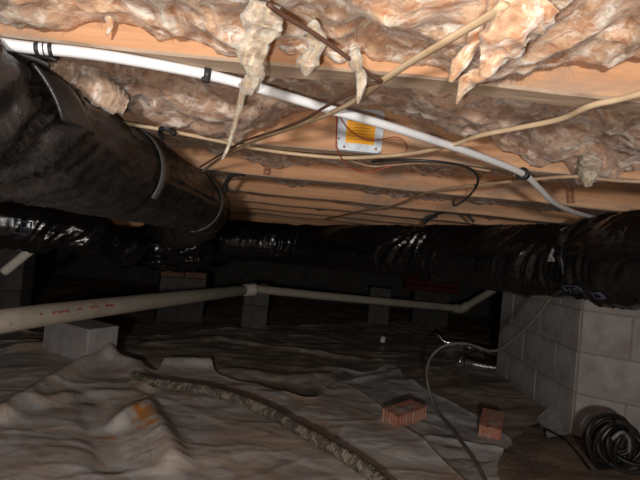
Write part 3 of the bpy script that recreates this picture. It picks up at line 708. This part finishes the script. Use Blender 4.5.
def pier(label, x, y, items, rotz=0):
    t = thing('block_pier', label, 'pier', (x, y, gz(x, y)-.005), (0, 0, rotz)); z = 0
    for kind in items:
        if kind == 'dark':
            o = loose_block((0, 0, z), (0, 0, 0), M['block_shaded'], 'concrete_block'); o.parent = t; z += .195
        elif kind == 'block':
            o = loose_block((0, 0, z), (0, 0, 0), M['block_dim'], 'concrete_block'); o.parent = t; z += .195
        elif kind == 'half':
            o = loose_block((0, 0, z), (0, 0, 0), M['block_dim'], 'concrete_block', (.22, .2, .19)); o.parent = t; z += .195
        elif kind == 'cap':
            for k in range(2):
                o = box('brick', (-.1+.2*k, 0, z+.028), (.192, .19, .055), M['brick_brown'], t, .004)
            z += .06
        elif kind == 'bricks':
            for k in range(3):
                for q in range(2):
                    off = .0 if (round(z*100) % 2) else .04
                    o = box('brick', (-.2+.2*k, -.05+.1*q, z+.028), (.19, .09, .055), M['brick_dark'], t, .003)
            z += .065
    return t
pA = at(256, 318, 4.1)
pier('short grey block pier under the drain pipe coupling', pA.x, 4.02, ['half', 'half'], .1)
pB = at(377, 320, 4.75)
pier('small dim block pier under the right part of the thin drain pipe', pB.x, 4.78, ['half', 'half'], 0)
pC = at(177, 280, 3.8)
pier('block pier with an orange brick cap seen behind the drain pipe at left', pC.x, 3.95, ['dark', 'block', 'cap'], .45)
pD = at(432, 300, 4.85)
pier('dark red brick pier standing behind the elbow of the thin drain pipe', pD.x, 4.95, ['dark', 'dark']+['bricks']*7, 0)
pE = at(14, 270, 3.6)
pier('dim concrete block pier at the far left behind the pipe stub', pE.x, 3.6, ['half', 'half', 'half'], .2)

# ------------------------------------------------------------------ plastic ground sheets
def catmull_closed(P, k=6):
    out = []; n = len(P)
    for i in range(n):
        a, b, c, d = (np.array(P[(i+q) % n], float) for q in (-1, 0, 1, 2))
        for j in range(k):
            t = j/k; out.append(.5*((2*b)+(c-a)*t+(2*a-5*b+4*c-d)*t*t+(3*b-a-3*c+d)*t**3))
    return np.array(out)
def sheet(name, label, poly_px, m, res, lift, wr, ridges=(), seed=0, curl=.012, group='plastic sheets on the ground', along=(1, .35)):
    P = [gpt(px, py) for px, py in poly_px]
    PG = catmull_closed([(p.x, p.y) for p in P])
    x0, y0 = PG.min(0); x1, y1 = PG.max(0)
    gx = np.arange(x0-res, x1+res*2, res); gy = np.arange(y0-res, y1+res*2, res)
    Xg, Yg = np.meshgrid(gx, gy, indexing='ij'); nx, ny = Xg.shape
    Q = np.stack([Xg.ravel(), Yg.ravel()], 1)
    ins = np.zeros(len(Q), bool); dist = np.full(len(Q), 1e9); near = np.zeros_like(Q)
    n = len(PG)
    for i in range(n):
        a = PG[i]; b = PG[(i+1) % n]
        if a[1] != b[1]:
            cnd = (a[1] > Q[:, 1]) != (b[1] > Q[:, 1]); xx = (b[0]-a[0])*(Q[:, 1]-a[1])/(b[1]-a[1])+a[0]; ins ^= cnd & (Q[:, 0] < xx)
        ab = b-a; t = np.clip(((Q-a)@ab)/(ab@ab+1e-12), 0, 1); pr = a+t[:, None]*ab; d = np.hypot(*(Q-pr).T)
        u = d < dist; dist[u] = d[u]; near[u] = pr[u]
    ins2 = ins.reshape(nx, ny)
    cell = ins2[:-1, :-1] | ins2[1:, :-1] | ins2[:-1, 1:] | ins2[1:, 1:]
    W = np.where(ins[:, None], Q, near); dist = np.where(ins, dist, 0)
    x, y = W[:, 0], W[:, 1]
    a0 = math.atan2(along[1], along[0]); u = x*math.cos(a0)+y*math.sin(a0); v = -x*math.sin(a0)+y*math.cos(a0)
    warp = .25*fbm(x*1.5+seed, y*1.5, seed, 3)
    z = ground_z(x, y) + lift + wr*(.8*np.clip(ridge((u+warp)*1.0, (v+warp)*3.2, seed, 3)-.25, 0, 1) + .6*np.clip(ridge((u+warp*2)*2.5+9, (v-warp*2)*8, seed+2, 2)-.45, 0, 1) + .12*ridge(x*20, y*26, seed, 2))
    for (pts, hgt, wd) in ridges:
        R = [gpt(*q) for q in pts]; bd = np.full(len(x), 1e9); tt = np.zeros(len(x))
        for i in range(len(R)-1):
            a = np.array((R[i].x, R[i].y)); b = np.array((R[i+1].x, R[i+1].y)); ab = b-a
            t = np.clip(((W-a)@ab)/(ab@ab), 0, 1); d = np.hypot(*(W-(a+t[:, None]*ab)).T); s_ = d < bd; bd[s_] = d[s_]
        z = z + hgt*np.exp(-(bd/wd)**2)
    z = z + curl*np.exp(-dist/.02)*(0.6+.8*fbm(x*5, y*5, seed, 2))
    z = np.maximum(z, ground_z(x, y) + .002 + lift*.3)
    V = np.stack([x, y, z], 1); rem = -np.ones(len(V), int); Fc = []; keep = []
    ii, jj = np.nonzero(cell)
    for i, j in zip(ii, jj):
        q = (i*ny+j, (i+1)*ny+j, (i+1)*ny+j+1, i*ny+j+1)
        for k in q:
            if rem[k] < 0: rem[k] = len(keep); keep.append(k)
        Fc.append(tuple(int(rem[k]) for k in q))
    o = mesh(name, V[keep].tolist(), Fc, m)
    tag(o, label, 'plastic sheet', group)
    return o
p1 = gpt(140, 430); p2 = gpt(106, 441)
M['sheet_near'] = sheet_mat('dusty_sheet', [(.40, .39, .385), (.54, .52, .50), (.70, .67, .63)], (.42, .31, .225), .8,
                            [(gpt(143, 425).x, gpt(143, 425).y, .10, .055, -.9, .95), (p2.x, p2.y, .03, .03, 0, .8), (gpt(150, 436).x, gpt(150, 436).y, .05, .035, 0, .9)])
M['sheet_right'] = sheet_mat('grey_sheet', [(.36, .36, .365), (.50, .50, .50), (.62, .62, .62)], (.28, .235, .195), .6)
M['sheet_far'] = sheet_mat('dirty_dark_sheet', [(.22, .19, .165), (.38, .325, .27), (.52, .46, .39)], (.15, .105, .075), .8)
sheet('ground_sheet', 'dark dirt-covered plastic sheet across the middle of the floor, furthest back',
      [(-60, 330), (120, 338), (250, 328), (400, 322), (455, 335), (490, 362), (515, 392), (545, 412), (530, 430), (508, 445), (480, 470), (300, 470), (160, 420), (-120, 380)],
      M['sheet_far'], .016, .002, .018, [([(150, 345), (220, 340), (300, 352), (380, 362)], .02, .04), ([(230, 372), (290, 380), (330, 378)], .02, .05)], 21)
sheet('ground_sheet', 'grey plastic sheet at right with one red brick lying on it',
      [(335, 372), (365, 376), (391, 366), (412, 384), (450, 405), (480, 422), (511, 445), (503, 454), (497, 475), (500, 520), (400, 620), (320, 520), (310, 420)],
      M['sheet_right'], .012, .010, .011, [([(345, 384), (400, 372)], .012, .03), ([(430, 440), (500, 452)], .012, .02)], 31, along=(1, -.5))
S1 = sheet('ground_sheet', 'brown dusty plastic sheet with an orange stain filling the lower left floor',
      [(-200, 350), (20, 345), (60, 350), (92, 366), (112, 357), (132, 362), (146, 376), (157, 375), (169, 365), (206, 367), (221, 382), (270, 394), (312, 404), (326, 394), (340, 387), (362, 398), (381, 413), (402, 432),
       (432, 458), (480, 520), (450, 720), (160, 800), (-250, 680)],
      M['sheet_near'], .011, .022, .013,
      [([(0, 425), (40, 398), (78, 374), (108, 362)], .05, .05), ([(108, 362), (135, 372), (148, 392)], .035, .05), ([(86, 400), (100, 430), (112, 470)], -.03, .05), ([(118, 428), (146, 414), (160, 440), (172, 470)], .04, .045),
       ([(170, 368), (205, 369)], .03, .05), ([(60, 350), (20, 352)], .03, .06), ([(40, 410), (90, 398), (130, 400)], .02, .04)], 41, .010)
# flap of sheet standing against the wall foot
a, b, c_, d_ = gpt(536, 420), at(549, 398, 2.42), gpt(570, 436), gpt(548, 440)
V = []; Fc = []; n = 14
for i in range(n+1):
    for j in range(n+1):
        s_, t_ = i/n, j/n
        q = (a.lerp(b, s_)).lerp(d_.lerp(c_, s_), t_); f = float(fbm(s_*3, t_*3, 2, 3))*.018
        V.append((q.x+f, q.y-abs(f), max(q.z+f*.5, gz(q.x, q.y)+.012)))
for i in range(n):
    for j in range(n): k = i*(n+1)+j; Fc.append((k, k+1, k+n+2, k+n+1))
o = mesh('sheet_flap', V, Fc, M['sheet_right']); tag(o, 'grey triangular corner of plastic sheet folded up against the block wall foot', 'plastic sheet'); rebase(o)

# ------------------------------------------------------------------ muddy corrugated hose
def onto(px, py, lift): return gpt(px, py, lift)
th = Tube([onto(132, 376, .045), onto(150, 381.5, .055), onto(175, 386, .06), onto(200, 389, .06), onto(235, 398, .06), onto(262, 409, .06), onto(290, 424, .06), onto(318, 440, .058), onto(345, 456, .055), onto(372, 474, .05), onto(400, 500, .05)], 420)
o = th.build('corrugated_hose', lambda S, A_: .021+.0028*np.sin(S*2*math.pi/.014)+.004*fbm(S*40, np.cos(A_)*2, np.sin(A_)*2, 3), M['hose'], None, 22)
tag(o, 'mud-caked corrugated black hose snaking over the brown sheet to the bottom edge', 'hose'); rebase(o)

# ------------------------------------------------------------------ bricks
def brick(label, loc, rot, holes_top):
    t = thing('brick', label, 'brick', loc, rot, None)
    L, W, H = .194, .092, .058
    bm = bmesh.new(); N_ = 10
    # top and bottom faces with three round cores
    V = []; Fc = []; hx = [-.055, 0, .055]; hr = .014
    def faceloop(z, flip):
        for k, cx in enumerate(hx):
            xa, xb = (-L/2, -.0275) if k == 0 else ((-.0275, .0275) if k == 1 else (.0275, L/2))
            b = len(V); m_ = 16
            for i in range(m_):
                a = 2*math.pi*i/m_; c, s = math.cos(a), math.sin(a)
                V.append((cx+hr*c, hr*s, z))
                k_ = min(((xb-cx) if c > 0 else (cx-xa))/max(abs(c), 1e-6), (W/2)/max(abs(s), 1e-6))
                V.append((cx+k_*c, k_*s, z))
            for i in range(m_):
                j = (i+1) % m_; q = (b+2*i, b+2*i+1, b+2*j+1, b+2*j); Fc.append(q[::-1] if not flip else q)
            cr = []
            for (qx, qy) in ((xb, W/2), (xa, W/2), (xa, -W/2), (xb, -W/2)):
                V.append((qx, qy, z)); cr.append(len(V)-1)
                a = math.atan2(qy, qx-cx) % (2*math.pi); i = int(a/(2*math.pi)*m_) % m_; j = (i+1) % m_
                q = (b+2*i+1, cr[-1], b+2*j+1); Fc.append(q[::-1] if not flip else q)
            yield b, m_
    tp_ = list(faceloop(H, True)); bt = list(faceloop(0, False))
    for (b, m_), (c, _) in zip(tp_, bt):
        for i in range(m_):
            j = (i+1) % m_; Fc.append((b+2*i, b+2*j, c+2*j, c+2*i))
    # sides with shallow vertical rake grooves
    def side(p0, p1, ng):
        p0 = Vector(p0); p1 = Vector(p1); d = p1-p0; nrm = Vector((d.y, -d.x)).normalized(); pts = []
        for i in range(ng*4+1):
            s = i/(ng*4); dep = 0 if (i % 4 in (0, 1) or i == ng*4) else .003
            q = p0+d*s-nrm*dep; pts.append(q)
        b = len(V)
        for q in pts: V.append((q.x, q.y, 0)); V.append((q.x, q.y, H))
        for i in range(len(pts)-1): Fc.append((b+2*i, b+2*i+2, b+2*i+3, b+2*i+1))
    side((-L/2, -W/2), (L/2, -W/2), 9); side((L/2, -W/2), (L/2, W/2), 5); side((L/2, W/2), (-L/2, W/2), 9); side((-L/2, W/2), (-L/2, -W/2), 5)
    me = bpy.data.meshes.new('brick_body'); me.from_pydata(V, [], Fc); me.materials.append(M['brick'])
    bmm = bmesh.new(); bmm.from_mesh(me); bmesh.ops.recalc_face_normals(bmm, faces=bmm.faces)
    for v in bmm.verts: v.co += Vector([random.uniform(-.0007, .0007) for _ in range(3)])
    bmm.to_mesh(me); bmm.free()
    link('brick_body', me, t, False)
    # mortar left on the brick
    n = 16; V = []; Fc = []
    for i in range(n+1):
        for j in range(n+1):
            x = (i/n-.5)*.15; y = (j/n-.5)*.07; e = (1-(2*i/n-1)**4)*(1-(2*j/n-1)**4)
            V.append((x, y, H-.001+.005*e*(max(0, float(noise3(x*40+loc[0]*9, y*50, 1))+.1))))
    for i in range(n):
        for j in range(n): k = i*(n+1)+j; Fc.append((k, k+n+1, k+n+2, k+1))
    mesh('mortar_crust', V, Fc, M['mortar'], t)
    return t
g = gpt(404, 418, .03)
brick('red brick lying flat on the grey plastic sheet, mortar crust on top', (g.x, g.y, gz(g.x, g.y)+.022), (math.radians(4), math.radians(-5), math.radians(38)), True)
g = gpt(491, 428, .03)
ga = gpt(490, 435, .04); gb = gpt(494, 411, .06)
brick('red brick lying end-on towards the camera, right of the hanging cord', (g.x, g.y, gz(g.x, g.y)+.018), (0, math.radians(-6), math.atan2(gb.y-ga.y, gb.x-ga.x)), True)

# small unidentified white cylinder on the dark floor
g = gpt(382, 345)
bm = bmesh.new(); bmesh.ops.create_cone(bm, cap_ends=True, segments=16, radius1=.023, radius2=.020, depth=.045, matrix=Matrix.Translation((0, 0, .022)))
bmesh.ops.bevel(bm, geom=list(bm.edges), offset=.003, segments=1, affect='EDGES')
o = bm_obj('white_item', bm, M['white'], None); o.location = (g.x, g.y, gz(g.x, g.y)+.03); o.rotation_euler = (.3, .1, 0)
tag(o, 'tiny white plastic cup alone on the dark floor, right of centre', 'item')

# ------------------------------------------------------------------ cord hanging from the duct, thin cable and coil
wire('power_cord', 'grey-brown cord looping from the right duct down across the floor to the bottom edge',
     [at(556, 290, 1.66), at(549, 300, 1.70), at(533, 321, 1.80), at(509, 343, 1.95), at(492, 351, 2.05), at(465, 343.5, 2.15), at(444, 346, 2.2), at(430, 359, 2.2), at(427, 380, 2.15), at(436, 409, 2.08),
      at(457, 436, 1.84), at(476, 463, 1.60), at(490, 490, 1.44)], .0072, M['cord'], 160, cat='cord')
wire('thin_wire', 'thin black cable on the soil leading to the coiled cord at lower right',
     [onto(530, 427, .02), onto(545, 429, .02), onto(565, 440, .02), onto(580, 456, .02), onto(590, 470, .02)], .005, M['wire_black'], 60, cat='wire')
cc = at(612, 446, 1.72)
co = thing('cord_coil', 'coiled black cord with a handle in the bottom right corner by the wall', 'cord', (cc.x, cc.y, gz(cc.x, cc.y)))
rng = random.Random(12)
for k in range(11):
    R = .108 - .005*k + rng.uniform(-.008, .008); P = []
    tilt = math.radians(rng.uniform(-14, 14)); yo = rng.uniform(-.05, .06)
    for i in range(17):
        a = 2*math.pi*i/16 + k; rr = R*(1+.07*math.sin(3*a+k))
        P.append((rr*math.cos(a)*.95 + .01*k*.4, yo + .35*rr*math.sin(a)*math.sin(tilt) + .03*math.cos(a+k), max(.012, .115 + rr*math.sin(a))))
    tb = Tube(P, 72, up=(0, 1, 0.1)); tb.build('cord_loop', .0085, M['wire_black'], co, 8)
tb = Tube([(-.045, -.07, .225), (-.02, -.075, .222), (.01, -.075, .205), (.025, -.07, .14)], 20); tb.build('handle', .011, M['clip'], co, 10)
tb = Tube([(-.06, -.08, .16), (-.03, -.085, .19), (0, -.085, .17), (.005, -.085, .12)], 20); tb.build('tie', lambda S, A_: .006+.004*np.abs(fbm(S*60, A_, 1, 2)), M['grey_tape'], co, 10)

# ------------------------------------------------------------------ silver foil ducts by the wall
sd = thing('foil_duct', 'shiny silver ribbed duct with a collar end, lying at the left foot of the wall', 'duct', at(482, 372, 3.2))
def local(o, par): o.data.transform(Matrix.Translation(-Vector(par.location))); return o
tb = Tube([at(470, 363.5, 3.22), at(500, 369, 3.22), at(535, 374, 3.25)], 200)
local(tb.build('ribbed_hose', lambda S, A_: .043+.004*np.sin(S*2*math.pi/.017), M['silver'], sd, 26), sd)
tb = Tube([at(462, 362.3, 3.22), at(471, 364, 3.22)], 8)
local(tb.build('collar', lambda S, A_: .051+.002*np.cos(S*300), M['silver'], sd, 26, False), sd)
sd = thing('foil_duct', 'thin crumpled foil-wrapped line behind the silver duct collar', 'duct', at(468, 346, 3.7))
tb = Tube([at(436, 333, 3.9), at(446, 342, 3.85), at(460, 345, 3.8), at(480, 349, 3.7), at(498, 355, 3.6), at(525, 360, 3.5)], 160)
local(tb.build('foil_wrap', lambda S, A_: .030+.010*fbm(S*20, np.cos(A_)*2, np.sin(A_)*2, 3), M['silver'], sd, 18), sd)

# put origins of thing-Empties whose parts were built in world space at their base
for o in [q for q in C.objects if q.type == 'EMPTY' and q.parent is None and q.name.split('.')[0] in
          ('insulated_duct', 'duct_strap', 'duct_junction', 'water_pipe', 'drain_pipe')]:
    for ch in o.children_recursive: ch.matrix_parent_inverse = Matrix.Identity(4)
    rebase(o)
